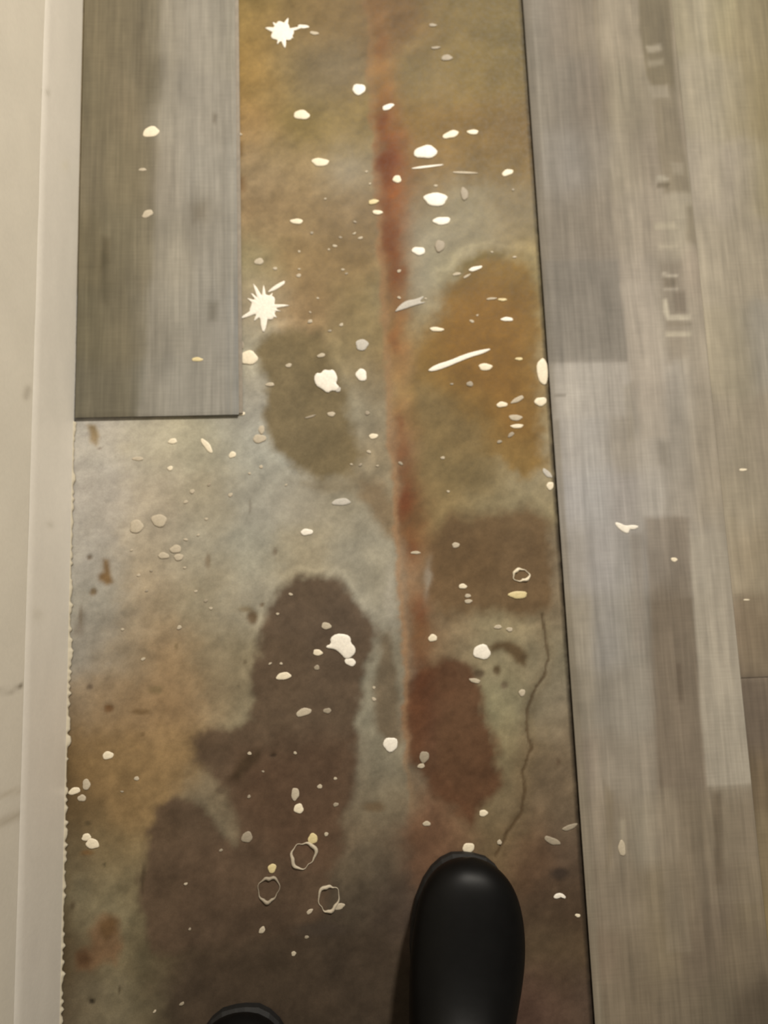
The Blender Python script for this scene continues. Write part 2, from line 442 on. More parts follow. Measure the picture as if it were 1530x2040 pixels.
# subfloor under the laid planks and the body of the slab
def box_mesh(name, x0, x1, y0, y1, z0, z1):
    v = [(x0,y0,z0),(x1,y0,z0),(x1,y1,z0),(x0,y1,z0),(x0,y0,z1),(x1,y0,z1),(x1,y1,z1),(x0,y1,z1)]
    f = [(0,3,2,1),(4,5,6,7),(0,1,5,4),(1,2,6,5),(2,3,7,6),(3,0,4,7)]
    me = bpy.data.meshes.new(name); me.from_pydata(v, [], f); me.update(); return me
M_under = simple_mat('plain concrete', (.30,.26,.19), .8)
link('floor_slab_body', box_mesh('floor_slab_body', wallx-.2, .95, Y0-.6, Y1+.9, -.10, -.004), M_under, kind='structure')

# ------------------------------------------------------------------ wall and baseboard
BT = .0015
bb_top = ray_wall(92, 0, wallx)
bbh = bb_top.z
print('baseboard height', bbh)
ys = np.arange(Y0, Y1, .004)
zs = np.concatenate([np.arange(bbh-.006, .30, .004), np.array([.34,.45,.7,1.2,1.8,2.5])])
v, f = grid_mesh('wall_left', ys, zs, lambda A, B: np.stack([np.full_like(A, wallx-BT)+fbm(A*9, B*9, 8, 3)*.0005, A, B], 1))
f = f[:, ::-1]
p = to_px(v)
wn = fbm(v[:, 1]*10, v[:, 2]*10, 44)
wc = np.tile(np.array([.71,.66,.56]), (len(v), 1))*(1+.03*wn)[:, None]
near = v[:, 2] < .30
for pts, wdt, c, s in [([(-6,1379),(22,1376),(38,1370),(45,1362)], 1.8, (.12,.09,.05), .8), ([(0,1640),(40,1622),(75,1606)], 7, (.34,.28,.19), .45),
                       ([(0,1585),(55,1570),(80,1562)], 4, (.38,.31,.2), .35), ([(72,1596),(78,1590)], 4, (.2,.16,.1), .5), ([(30,2045),(95,1985)], 5, (.75,.68,.5), .5),
                       ([(52,790),(56,775)], 6, (.36,.31,.24), .5), ([(88,183),(92,181)], 4, (.34,.3,.24), .6)]:
    d = path_d(p, pts)
    m = np.where(near, np.exp(-(d/(wdt+1.5))**2)*s, 0)
    wc = wc*(1-m[:, None])+np.array(c)*m[:, None]
me = make_mesh('wall_left', v, f); set_color(me, wc)
link('wall_left', me, M_wall, kind='structure')

# baseboard profile: flat face with eased top, ragged caulk foot
prof = [(0, .0035), (0, bbh-.012), (-.0002, bbh-.009), (-.0005, bbh-.006), (-.0009, bbh-.003), (-.0015, bbh)]
pz = [(0,.0035)]+[(0, z) for z in np.linspace(.006, bbh-.012, 24)]+prof[2:]
ysb = np.arange(Y0, Y1, .004)
V = []
for a, z in pz:
    V.append(np.stack([np.full(len(ysb), wallx+a), ysb, np.full(len(ysb), z)], 1))
V = np.array(V); n0, n1 = V.shape[:2]
v = V.reshape(-1, 3); i = np.arange(n0*n1).reshape(n0, n1)
f = np.stack([i[:-1, :-1], i[1:, :-1], i[1:, 1:], i[:-1, 1:]], -1).reshape(-1, 4)
wn = fbm(v[:, 1]*14, v[:, 2]*40, 61)
bc = np.tile(np.array([.77,.725,.645]), (len(v), 1))*(1+.04*wn)[:, None]
p = to_px(v)
for x, y, r, c, s in [(95,184,5,(.4,.36,.28),.6),(100,1045,7,(.42,.38,.3),.4),(130,330,8,(.75,.69,.54),.5),(75,1225,12,(.5,.45,.34),.3)]:
    d = np.sqrt(((p-np.array([x, y]))**2).sum(1)); m = np.exp(-(d/r)**2)*s
    bc = bc*(1-m[:, None])+np.array(c)*m[:, None]
me = make_mesh('baseboard_left', v, f); set_color(me, bc)
baseb = link('baseboard_left', me, M_base, kind='structure')
# ragged bead of old caulk at its foot where the plank has been taken away
ys = np.arange(Y0, lp_y0-.004, .0018)
rag = np.clip(.0012+.0022*vnoise(ys*260, ys*0, 71)+.0022*fbm(ys*60, ys*0+3, 5), .0002, .006)
rag = rag*np.interp(ys, [-.5, 0, lp_y0], [1.0, 1.1, .7])
v = []; f = []
for k, y in enumerate(ys):
    r = rag[k]
    v += [(wallx-.001, y, .0003), (wallx+r, y, .0003), (wallx+r*.75, y, .0016), (wallx+.0006, y, .0045), (wallx-.001, y, .0052)]
for k in range(len(ys)-1):
    for j in range(4):
        a = k*5+j; f.append((a, a+5, a+6, a+1))
me = make_mesh('caulk_bead', v, f); set_color(me, np.tile(np.array([.56,.50,.38]), (len(v), 1)))
link('caulk_bead', me, M_base, baseb)

# ------------------------------------------------------------------ planks
def plank_top(x0, x1, y0, y1, pts, polys, seed, step=(.0022, .0035), extra=None, sig=36):
    xs = np.linspace(x0, x1, int((x1-x0)/step[0])+2); ys = np.linspace(y0, y1, int((y1-y0)/step[1])+2)
    X, Y = np.meshgrid(xs, ys)
    v = np.stack([X.ravel(), Y.ravel(), np.full(X.size, PT)], 1)
    # eased long edges
    ed = np.minimum(np.minimum(v[:, 0]-x0, x1-v[:, 0]), np.minimum(v[:, 1]-y0, y1-v[:, 1]))
    v[:, 2] -= np.where(ed < .0006, .0006, 0)
    nx, ny = len(xs), len(ys)
    i = np.arange(nx*ny).reshape(ny, nx)
    f = np.stack([i[:-1, :-1], i[:-1, 1:], i[1:, 1:], i[1:, :-1]], -1).reshape(-1, 4)
    p = to_px(v)
    wx = fbm(v[:, 0]*60, v[:, 1]*10, seed); wy = fbm(v[:, 0]*40, v[:, 1]*20, seed+5)
    q = p+np.stack([wx*7, wy*22], 1)
    col = shepard(q, pts, sig, .62)
    g = fbm(v[:, 0]*110+.6*fbm(v[:, 0]*20, v[:, 1]*9, 2), v[:, 1]*4.5, seed+9, 5)
    g2 = fbm(v[:, 0]*200, v[:, 1]*16, seed+19, 3)
    cl = fbm(v[:, 0]*25, v[:, 1]*12, seed+29, 3)
    bl = fbm(v[:, 0]*90, v[:, 1]*60, seed+41, 4)
    col = col*(1+.15*g+.09*g2+.16*cl+.10*bl)[:, None]
    for poly, c, soft, st, wav in polys:
        d = poly_sdf(p+np.stack([wx, wy*1.5], 1)*wav, poly)
        m = smooth(.5-d/(2*soft))*min(1.0, st*1.15)
        col = col*(1-m[:, None]) + (lin(c)[None, :]*(1+.15*g+.08*g2+.12*cl+.10*bl)[:, None])*m[:, None]
    alb = np.clip(col/illum(v), .01, .8)
    return v, f, alb, nx, ny

def plank(x0, x1, y0, y1, pts, polys, seed, label, group=None, tongue_side=None, **kw):
    e = bpy.data.objects.new('floor_plank', None); C.objects.link(e)
    e['label'] = label; e['category'] = 'floor plank'
    if group: e['group'] = group
    cx = (x0+x1)/2; cy = (y0+y1)/2
    e.location = (cx, cy, 0)
    v, f, alb, nx, ny = plank_top(x0, x1, y0, y1, pts, polys, seed, **kw)
    v = v-np.array([cx, cy, 0])
    me = make_mesh('wear_layer', v, f); set_color(me, alb)
    o = link('wear_layer', me, M_plank, e)
    # core below the print, a hair inside it
    me = box_mesh('core', x0-cx+.0004, x1-cx-.0004, y0-cy+.0004, y1-cy-.0004, .0004, PT-.0008)
    link('core', me, M_core, e)
    if tongue_side:
        if tongue_side == 'left': a, b = x0-cx-.0045, x0-cx+.001
        else: a, b = x1-cx-.001, x1-cx+.0045
        link('tongue', box_mesh('tongue', a, b, y0-cy+.002, y1-cy-.002, .0012, .0026), M_tongue, e)
    return e

lp_pts = [(190,60,138,122,92),(240,60,135,120,92),(290,50,118,105,82),(330,60,168,155,130),(390,60,165,154,134),(440,60,155,145,125),
(190,200,130,116,88),(250,200,138,122,94),(290,150,120,108,85),(330,220,165,153,130),(380,220,160,150,132),(430,220,156,146,128),
(180,350,132,118,92),(240,350,134,120,92),(285,340,128,114,88),(330,350,165,152,130),(390,350,162,153,136),(440,350,160,151,134),
(175,500,118,105,78),(240,480,130,118,92),(290,500,138,126,102),(340,500,158,147,125),(400,440,140,130,112),(440,500,154,146,130),
(175,650,112,102,78),(240,650,118,107,84),(300,640,140,130,110),(350,640,154,145,126),(400,650,142,135,120),(445,650,146,140,128),
(170,780,108,100,82),(240,800,108,100,82),(300,780,128,121,105),(350,780,140,134,120),(400,790,142,136,122),(450,780,146,140,127)]
lp_polys = [([(326,-200),(456,-200),(454,840),(275,840),(292,690),(306,520),(314,300),(322,0)], (160,149,130), 9, .35, 7),
([(-60,-200),(322,-200),(318,0),(308,300),(300,520),(285,700),(268,840),(-60,840)], (118,106,80), 12, .3, 9),
([(380,410),(410,405),(408,440),(384,445)], (118,106,86), 14, .5, 5),([(203,470),(222,475),(218,520),(200,540)], (92,80,56), 8, .5, 4),
([(424,225),(434,228),(430,245),(423,243)], (112,100,82), 5, .6, 2),([(268,40),(292,40),(288,180),(272,170)], (108,96,74), 10, .5, 4),
([(414,600),(435,600),(432,640),(416,640)], (116,108,92), 8, .6, 4),([(200,500),(216,505),(214,610),(204,600)], (92,82,60), 8, .5, 4),
([(462,-50),(466,-50),(463,830),(459,830)], (176,164,142), 2, .35, 1)]
plank(wallx+.0015, lp_x1, lp_y0, Y1, [(x, y, r*.95, g*.95, b*.95) for x, y, r, g, b in lp_pts], lp_polys, 200,
      'grey-brown wood-look vinyl plank with a cut end lying alone along the white baseboard', tongue_side='right')

rp_pts = [(1065,30,160,148,128),(1110,30,145,130,110),(1160,30,140,124,100),(1220,30,165,150,125),(1250,60,168,152,126),
(1080,200,152,140,120),(1130,200,142,130,112),(1180,200,138,122,102),(1230,200,160,146,120),(1270,220,150,136,112),
(1090,320,158,148,132),(1140,320,156,147,134),(1190,300,148,136,118),(1240,320,162,148,124),(1290,300,155,140,118),
(1090,450,142,130,112),(1140,450,136,124,106),(1200,450,146,132,112),(1250,450,166,152,130),(1300,450,165,150,128),(1350,450,165,152,128),
(1100,560,148,136,118),(1150,560,142,130,114),(1200,560,140,128,112),(1270,560,168,154,134),(1330,560,155,142,122),(1385,560,166,150,128),
(1110,660,140,130,116),(1170,660,136,126,112),(1225,660,130,120,106),(1280,660,172,158,138),(1340,640,160,148,128),(1390,660,166,152,130),
(1120,760,174,163,146),(1180,760,176,166,150),(1240,760,170,158,140),(1290,760,176,162,143),(1350,760,164,153,136),(1400,760,166,152,130),
(1120,880,170,160,146),(1180,880,172,163,150),(1240,880,160,148,130),(1290,860,174,162,144),(1350,880,156,145,128),(1410,880,162,148,126),
(1130,1000,168,160,150),(1190,1000,165,158,148),(1240,1000,160,150,138),(1300,1000,165,155,140),(1360,1000,160,148,130),(1420,1000,160,146,124),
(1140,1100,158,148,134),(1200,1100,158,150,140),(1250,1100,150,142,130),(1310,1100,160,150,136),(1350,1100,132,120,104),(1400,1100,160,150,134),(1440,1100,148,136,116),
(1150,1250,150,138,118),(1210,1250,152,144,132),(1260,1250,142,133,118),(1330,1250,122,108,90),(1355,1250,120,107,90),(1410,1250,156,144,124),(1450,1250,148,135,116),
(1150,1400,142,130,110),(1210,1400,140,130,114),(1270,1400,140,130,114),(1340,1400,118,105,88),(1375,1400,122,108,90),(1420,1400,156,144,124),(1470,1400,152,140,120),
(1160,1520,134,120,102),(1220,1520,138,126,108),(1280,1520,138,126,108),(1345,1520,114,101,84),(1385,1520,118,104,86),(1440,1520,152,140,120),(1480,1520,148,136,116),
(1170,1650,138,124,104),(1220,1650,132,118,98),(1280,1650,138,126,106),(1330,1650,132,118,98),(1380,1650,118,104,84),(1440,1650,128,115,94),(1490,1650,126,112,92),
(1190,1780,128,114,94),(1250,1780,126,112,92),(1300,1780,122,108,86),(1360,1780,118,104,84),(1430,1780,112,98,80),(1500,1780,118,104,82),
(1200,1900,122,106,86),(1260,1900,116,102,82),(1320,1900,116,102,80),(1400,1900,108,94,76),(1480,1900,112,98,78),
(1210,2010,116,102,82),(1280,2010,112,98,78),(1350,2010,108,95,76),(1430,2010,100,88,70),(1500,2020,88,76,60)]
rp_polys = [
([(1030,-40),(1056,-40),(1085,400),(1107,720),(1125,1000),(1150,1350),(1175,1650),(1203,2060),(1180,2060),(1090,700)], (124,112,92), 4, .55, 1),
([(1060,30),(1068,30),(1084,300),(1078,300)], (172,160,138), 3, .5, 1),
([(1030,-200),(1175,-200),(1180,0),(1200,250),(1220,400),(1233,560),(1252,721),(1020,724),(1000,300)], (139,127,110), 4, .35, 5),
([(1085,520),(1230,520),(1250,720),(1085,724)], (132,123,109), 5, .55, 2),
([(1270,-60),(1334,-60),(1346,180),(1306,190),(1286,150),(1272,60)], (126,112,86), 5, .85, 4),
([(1300,180),(1346,170),(1372,350),(1376,384),(1322,384),(1312,300)], (136,122,98), 7, .75, 5),
([(1364,410),(1382,410),(1390,490),(1366,480)], (136,122,98), 7, .6, 4),
([(1310,520),(1360,520),(1372,700),(1330,720)], (142,128,108), 10, .55, 6),
([(1285,90),(1318,88),(1320,101),(1290,103)], (172,158,132), 4, .75, 4),
([(1290,175),(1330,170),(1334,196),(1300,198)], (166,152,128), 5, .6, 4),
([(1288,118),(1322,118),(1322,130),(1290,132)], (160,146,120), 4, .6, 3),
([(1308,350),(1334,356),(1330,362),(1308,362)], (178,166,142), 3, .7, 3),
([(1310,366),(1336,366),(1330,373),(1308,374)], (98,84,62), 3, .6, 2),
([(1336,325),(1362,325),(1362,348),(1340,350)], (160,146,122), 4, .6, 3),
([(1302,445),(1345,443),(1350,455),(1304,457)], (186,172,144), 3, .7, 3),
([(1310,488),(1350,484),(1352,492),(1310,497)], (180,166,140), 3, .6, 3),
([(1318,542),(1350,548),(1354,553),(1318,549)], (190,176,152), 2, .8, 2),
([(1320,552),(1348,556),(1346,574),(1322,572)], (124,110,90), 5, .6, 3),
([(1320,575),(1352,573),(1352,578),(1322,580)], (180,166,144), 3, .7, 2),
([(1342,584),(1366,580),(1368,622),(1344,622)], (130,116,98), 5, .7, 2),
([(1320,596),(1328,596),(1334,628),(1376,628),(1376,636),(1328,636),(1321,622)], (196,182,156), 3, .8, 1.5),
([(1325,662),(1378,660),(1378,668),(1326,669)], (188,174,148), 3, .8, 1.5),
([(1328,640),(1380,641),(1380,648),(1328,648)], (140,126,104), 4, .5, 2),
([(1234,566),(1300,560),(1318,700),(1330,870),(1275,880),(1256,720)], (174,160,140), 8, .6, 4),
([(1100,726),(1250,722),(1262,830),(1105,835)], (178,167,151), 8, .5, 3),
([(1120,786),(1128,786),(1128,790),(1105,790),(1105,786)], (120,110,94), 2, .6, 2),
([(1240,770),(1262,760),(1262,880),(1250,880)], (150,138,118), 8, .5, 5),
([(1308,880),(1332,885),(1334,930),(1310,925)], (128,118,102), 10, .5, 6),
([(1284,1030),(1372,1030),(1384,1250),(1404,1567),(1313,1569),(1300,1300)], (126,112,94), 6, .55, 4),
([(1300,1200),(1382,1190),(1404,1567),(1314,1569)], (116,102,84), 6, .6, 3),
([(1372,1060),(1462,1060),(1475,1300),(1496,1562),(1408,1566),(1386,1260)], (160,148,128), 4, .65, 3),
([(1345,1320),(1356,1320),(1360,1400),(1350,1400)], (98,84,68), 4, .6, 3),
([(1255,1060),(1282,1060),(1284,1300),(1262,1300)], (148,136,120), 8, .5, 4),
([(1315,1570),(1348,1570),(1352,1720),(1380,1900),(1330,1900)], (132,118,97), 6, .4, 6),
([(1352,1572),(1498,1568),(1520,1800),(1400,1800),(1365,1720)], (122,108,88), 8, .5, 6),
([(1420,1580),(1438,1580),(1440,1760),(1424,1760)], (98,84,66), 9, .55, 6),
([(1234,1630),(1244,1630),(1246,1700),(1236,1700)], (160,146,122), 4, .6, 3),
([(1205,1560),(1225,1580),(1222,1700),(1210,1740)], (118,104,82), 8, .5, 6),
]
plank(rp_x0, rp_x1-.0002, Y0, Y1, rp_pts, rp_polys, 300,
      'grey patchwork-print vinyl plank bordering the bare wet concrete on its right side', 'laid vinyl planks on the right')
c2_pts = [(1350,20,162,148,118),(1400,20,166,152,124),(1440,20,162,148,112),(1480,60,158,142,108),(1520,60,148,132,98),
(1370,200,168,154,128),(1420,200,172,158,130),(1470,200,160,145,114),(1520,200,144,128,92),
(1390,350,168,154,132),(1440,350,168,154,132),(1490,350,164,150,126),(1525,350,148,134,100),
(1410,520,168,154,130),(1460,520,164,150,126),(1510,520,160,146,122),(1420,700,166,152,126),(1470,700,158,145,120),(1520,680,154,144,126),
(1430,880,160,146,124),(1470,880,158,144,120),(1520,880,152,138,116),(1440,1000,158,144,120),(1490,1000,156,142,118),
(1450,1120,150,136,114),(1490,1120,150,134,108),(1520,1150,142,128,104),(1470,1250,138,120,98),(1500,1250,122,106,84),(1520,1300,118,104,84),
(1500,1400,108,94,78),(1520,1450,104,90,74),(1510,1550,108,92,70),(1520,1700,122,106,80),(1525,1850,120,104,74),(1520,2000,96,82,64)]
c2_polys = [([(1380,-60),(1400,-60),(1412,120),(1395,120)], (178,164,134), 8, .4, 5), ([(1462,0),(1474,0),(1508,250),(1497,250)], (150,134,100), 6, .5, 3),
([(1388,180),(1432,180),(1440,400),(1400,400)], (176,162,136), 12, .4, 6), ([(1470,1180),(1530,1180),(1540,1346),(1476,1348)], (120,104,82), 12, .55, 6),
([(1452,1030),(1470,1030),(1476,1180),(1462,1180)], (166,150,122), 6, .4, 4)]
plank(rp_x1, rp_x1+PW, c2_y+.0003, Y1, c2_pts, c2_polys, 400,
      'beige-grey vinyl plank at the upper right, right-hand neighbour of the bordering plank', 'laid vinyl planks on the right')
c3_polys = [([(1480,1350),(1600,1350),(1610,1480),(1488,1480)], (104,90,74), 10, .5, 4)]
plank(rp_x1, rp_x1+PW, Y0, c2_y-.0003, c2_pts, c3_polys, 500,
      'darker brown-grey vinyl plank at the lower right, end to end with the beige-grey one', 'laid vinyl planks on the right')
# next row of the laid floor, past the frame
plank(rp_x1+PW+.0003, rp_x1+2*PW, Y0, Y1, c2_pts, [], 600,
      'outermost vinyl plank on the right, past the beige-grey and brown-grey planks', 'laid vinyl planks on the right')

# ------------------------------------------------------------------ boots
M_rub = simple_mat('black rubber', (.0022,.0021,.0020), .45, .2, 60, .13, .1)
M_sole = simple_mat('black rubber sole', (.008,.0075,.007), .65, .25, 90, .3, .3)
M_lining = simple_mat('dark boot lining', (.02,.019,.018), .9)

def boot(tip, yaw, side, label):
    """tip: toe tip on the floor; foot runs away from the tip along -Y (local)"""
    e = bpy.data.objects.new('rubber_boot', None); C.objects.link(e)
    e.location = (tip[0], tip[1], 0); e.rotation_euler = (0, 0, yaw)
    e.scale = (.92, .97, 1)
    e['label'] = label; e['category'] = 'boot'; e['group'] = 'pair of black rubber boots'
    # spine: (y, z centre, half width, half height, tilt of section)
    secs = [(0.000,.030,.004,.004,0),(-.003,.031,.020,.013,0),(-.008,.032,.031,.019,0),(-.016,.033,.042,.024,0),(-.028,.034,.0515,.0275,0),(-.045,.0355,.0585,.0305,0),
            (-.066,.038,.0625,.0335,0),(-.092,.041,.0640,.0375,0),(-.120,.045,.0620,.0425,0),(-.148,.051,.0575,.049,.05),(-.175,.060,.0535,.058,.15),
            (-.198,.075,.0515,.070,.35),(-.215,.100,.0505,.078,.7),(-.224,.130,.0500,.074,1.05),(-.228,.165,.0510,.066,1.35),(-.229,.205,.0545,.062,1.5),
            (-.229,.25,.060,.064,1.57),(-.228,.30,.065,.068,1.57),(-.228,.34,.067,.070,1.57)]
    N = 40; V = []; Fq = []
    for (y, z, hw, hh, t) in secs:
        for k in range(N):
            a = 2*math.pi*k/N
            ca, sa = math.cos(a), math.sin(a)
            ex = .82
            px = math.copysign(abs(ca)**ex, ca)*hw
            pz = math.copysign(abs(sa)**.9, sa)*hh
            # local up of the section turns from +Z (foot) to +Y (shaft front)
            vy = y + pz*math.sin(t); vz = z + pz*math.cos(t)
            vz = max(vz, .014)
            bend = side*(.010*math.exp(-((y+.09)/.06)**2)) - side*.006*max(0, -y-.12)/.1*0
            V.append((px + bend*.4, vy, vz))
    for i in range(len(secs)-1):
        for k in range(N):
            a = i*N+k; b = i*N+(k+1) % N
            Fq.append((a, b, b+N, a+N))
    V.append((0, .0006, .030)); c = len(V)-1
    for k in range(N): Fq.append((c, (k+1) % N, k))
    me = bpy.data.meshes.new('boot_upper')
    me.from_pydata(V, [], Fq); me.update()
    for p_ in me.polygons: p_.use_smooth = True
    up = link('boot_upper', me, M_rub, e)
    s = up.modifiers.new('s', 'SUBSURF'); s.levels = 1; s.render_levels = 2
    so = up.modifiers.new('t', 'SOLIDIFY'); so.thickness = .002; so.offset = -1
    # sole: outline plate with a heel
    out = []
    prof = [(0.003,.006),(.001,.022),(-.006,.035),(-.016,.0455),(-.030,.054),(-.050,.0605),(-.075,.063),(-.100,.0615),(-.13,.055),(-.16,.046),(-.19,.040),(-.22,.040),(-.25,.042),(-.275,.038),(-.292,.024),(-.298,.006)]
    prof = [(y*.985-.004, w*.93) for y, w in prof]
    out = [(w, y) for y, w in prof]+[(-w, y) for y, w in reversed(prof)]
    V = []; n = len(out)
    for z, g in ((0.0, .965), (.004, 1.0), (.014, 1.0), (.018, .975)):
        for x, y in out: V.append((x*g, (y+.145)*g-.145, z))
    Fq = [tuple(range(n))[::-1]]
    for L in range(3):
        for k in range(n):
            a = L*n+k; b = L*n+(k+1) % n
            Fq.append((b, a, a+n, b+n))
    Fq.append(tuple(range(3*n, 4*n)))
    me = bpy.data.meshes.new('sole'); me.from_pydata(V, [], Fq); me.update()
    import bmesh
    bm = bmesh.new(); bm.from_mesh(me); bmesh.ops.recalc_face_normals(bm, faces=bm.faces); bm.to_mesh(me); bm.free()
    link('sole', me, M_sole, e)
    # rolled band at the top of the shaft
    V = []; Fq = []
    ring = [(.0015,.004),(.004,.002),(.004,-.004),(.0015,-.006),(-.0025,-.004),(-.0025,.002)]
    for k in range(N):
        a = 2*math.pi*k/N
        for (dr, dz) in ring:
            V.append((math.cos(a)*(.066+dr), -.228+math.sin(a)*(.069+dr), .338+dz))
    r = len(ring)
    for k in range(N):
        for j in range(r):
            Fq.append((k*r+j, ((k+1) % N)*r+j, ((k+1) % N)*r+(j+1) % r, k*r+(j+1) % r))
    me = bpy.data.meshes.new('top_band'); me.from_pydata(V, [], Fq); me.update()
    for p_ in me.polygons: p_.use_smooth = True
    link('top_band', me, M_rub, e)
    return e

tip = ray_point(941, 1709, .03); boot(tip, math.radians(-9.5), 1, 'large black rubber boot with rounded toe reaching in from the bottom')
tip = ray_point(474, 2021, .03); boot(tip, math.radians(3), -1, 'black rubber boot showing only its toe tip, left of the other boot')

# ------------------------------------------------------------------ dried paint and plaster drops and chips, plus wet-floor glints modelled as shapes
def mk(name, col, rough=.5): return simple_mat(name, col, rough, .08, 500, .45, .3)
M_drop = {'w': mk('white plaster', (.76,.71,.62)), 'c': mk('cream plaster', (.70,.62,.47)), 'y': mk('yellowish paint', (.60,.50,.27)),  # white also colours the modelled wet-floor glints
          'f': mk('dusty plaster', (.44,.38,.285), .7), 'g': mk('dull grey plaster', (.45,.42,.37), .7), 't': mk('thin pale smear', (.29,.245,.18), .6)}
rnd = random.Random(4)

def surf_z(px, py):
    P = ray_point(px, py, 0)
    if P.x > rp_x0 or (P.x < lp_x1 and P.y > lp_y0): return PT
    return 0.0

def outline_mesh(name, pts, h, cell=None):
    """low dome over an outline (metres, local)"""
    n = len(pts); V = []; Fq = []
    rings = [(1.0, -.0005), (1.0, h*.30), (.93, h*.62), (.75, h*.9), (.4, h)]
    cx = sum(a for a, b in pts)/n; cy = sum(b for a, b in pts)/n
    for g, z in rings:
        for a, b in pts: V.append((cx+(a-cx)*g, cy+(b-cy)*g, z))
    for L in range(len(rings)-1):
        for k in range(n):
            a = L*n+k; b = L*n+(k+1) % n
            Fq.append((a, b, b+n, a+n))
    V.append((cx, cy, h)); c = len(V)-1; L = (len(rings)-1)*n
    for k in range(n): Fq.append((L+k, L+(k+1) % n, c))
    me = bpy.data.meshes.new(name); me.from_pydata(V, [], Fq); me.update()
    for p_ in me.polygons: p_.use_smooth = True
    return me

def speck(px, py, w, h, ang=0, m='w', label='', group=None, name='plaster_drop', cat='plaster drop', irr=.12, thick=None, shape=None, rays=None):
    z = surf_z(px, py); P = ray_point(px, py, z)
    s = (CAM_H-z)/F*1.07
    a_, b_ = w*s/2, h*s/2
    if rays:
        pts = []; rb, rr = rays
        for k in range(96):
            t = 2*math.pi*k/96
            r = rb*(1+.10*math.sin(3*t+px)+.07*math.sin(7*t+py))
            for ra, rl, rw in rr:
                da = (t-math.radians(ra)+math.pi) % (2*math.pi)-math.pi
                r = max(r, rl*math.exp(-(abs(da)/math.radians(rw))**1.2))
            pts.append((r*math.cos(t)*s, r*math.sin(t)*s))
    elif shape:
        pts = [((x-px)*s, -(y-py)*s) for x, y in shape]
        # smooth the outline a little
        n = len(pts); q = []
        for i in range(n):
            A = pts[i]; B = pts[(i+1) % n]
            q += [(A[0]*.75+B[0]*.25, A[1]*.75+B[1]*.25), (A[0]*.25+B[0]*.75, A[1]*.25+B[1]*.75)]
        pts = q[::-1] if sum(q[i-1][0]*q[i][1]-q[i][0]*q[i-1][1] for i in range(len(q))) < 0 else q
    else:
        n = 18; ph = [rnd.uniform(0, 6.28) for _ in range(3)]; pts = []
        ar = math.radians(ang)
        for k in range(n):
            t = 2*math.pi*k/n
            r = 1+irr*(math.sin(2*t+ph[0])*.5+math.sin(3*t+ph[1])*.6+math.sin(5*t+ph[2])*.4)
            x, y = a_*r*math.cos(t), b_*r*math.sin(t)
            pts.append((x*math.cos(ar)-y*math.sin(ar), x*math.sin(ar)+y*math.cos(ar)))
    th = thick if thick else min(.0012, .0003+.07*min(a_, b_))
    me = outline_mesh(name, pts, th)
    o = link(name, me, M_drop[m])
    o.location = (P.x, P.y, z); o['label'] = label; o['category'] = cat
    if group: o['group'] = group
    return o

def S(*a, **k): return speck(*a, **k)
# large ones, each told apart
S(562,64,56,50,0,'w','star-shaped lamp glint modelled in white at the top, left of the rust streak', name='glint_star', cat='glint', thick=.0007,  # lamp reflection on the wet floor, modelled as a flat white star
  rays=(22, [(68,36,18),(165,36,24),(16,46,12),(278,38,20),(250,32,14),(130,30,20),(330,27,20)]))
S(604,53,22,9,-3,'w','small white dab trailing right from the topmost glint')
S(626,66,18,8,-10,'f','faint outer dab at the end of the topmost glint')
S(526,612,60,60,0,'w','largest star-shaped lamp glint modelled in white, beside the plank edge', name='glint_star', cat='glint', thick=.0007,  # overhead lamp's glint in the wet film, built as a pale shape
  rays=(25, [(112,54,12),(90,46,12),(60,34,14),(4,50,11),(206,54,13),(268,54,19),(150,38,14),(130,42,10),(318,34,16),(235,36,16),(345,34,10)]))
S(552,571,40,8,32,'w','thin white glint ray pointing up right from the largest star glint', name='plaster_or_glint_streak', cat='streak', irr=.1)
S(495,713,34,30,0,'c','round cream drop below the largest star glint, touching the plank edge')
S(480,686,10,20,20,'t','thin pale smear just above the round cream drop at the plank edge')
S(651,760,48,44,0,'w','crumbly white lamp glint modelled as a lump on the oval damp footprint patch', name='plaster_or_glint_lump', cat='lump', irr=.12,  # sparkling specular cluster, built as a raised white blob
  shape=[(626,752),(632,742),(640,744),(646,736),(656,738),(664,736),(670,746),(672,756),(668,764),(676,772),(668,780),(660,778),(652,784),(640,774),(630,768)])
S(673,776,12,10,0,'g','grey crumb at the lower right of the crumbly white glint')
S(721,687,26,22,10,'g','dull grey dab above a round drop, left of the rust streak')
S(720,747,22,24,0,'w','round white drop just right of the crumbly white glint')
S(715,178,28,24,0,'w','squarish white drop near the top, touching the left side of the rust streak')
S(601,229,34,20,0,'c','oval cream drop, upper left of the concrete, below the topmost glint')
S(638,323,34,18,0,'c','oval cream drop left of the painted lamp-reflection haze on the upper concrete')
S(301,263,34,22,12,'c','cream drop on the lone left plank, the larger and upper one')
S(294,426,24,14,30,'f','dull drop on the lone left plank, below the larger cream drop')
S(284,338,16,6,0,'f','faint tiny drop on the left plank between the two larger ones')
S(393,716,22,8,0,'y','yellowish dab on the left plank near its cut end')
S(591,441,24,12,0,'c','small oval cream drop alone on the concrete, left of the rust streak')
S(516,521,18,14,0,'f','small pale drop above the largest star glint')
S(474,267,16,8,0,'f','pale dab straddling the right edge of the lone left plank')
S(773,213,26,12,22,'w','slanted white dab on the rust streak near the top')
S(848,303,46,30,5,'w','large roundish white drop, right of the rust streak, under two small dabs')
S(898,268,34,16,22,'c','larger of the two slanted dabs above the large roundish drop')
S(942,263,24,11,5,'c','smaller right-hand dab of the two above the large roundish drop')
S(851,332,66,5,7,'w','thin horizontal white glint streak under the large roundish drop', name='plaster_or_glint_streak', cat='streak', irr=.06)  # streak of reflected light on the wet slab, given a white shape
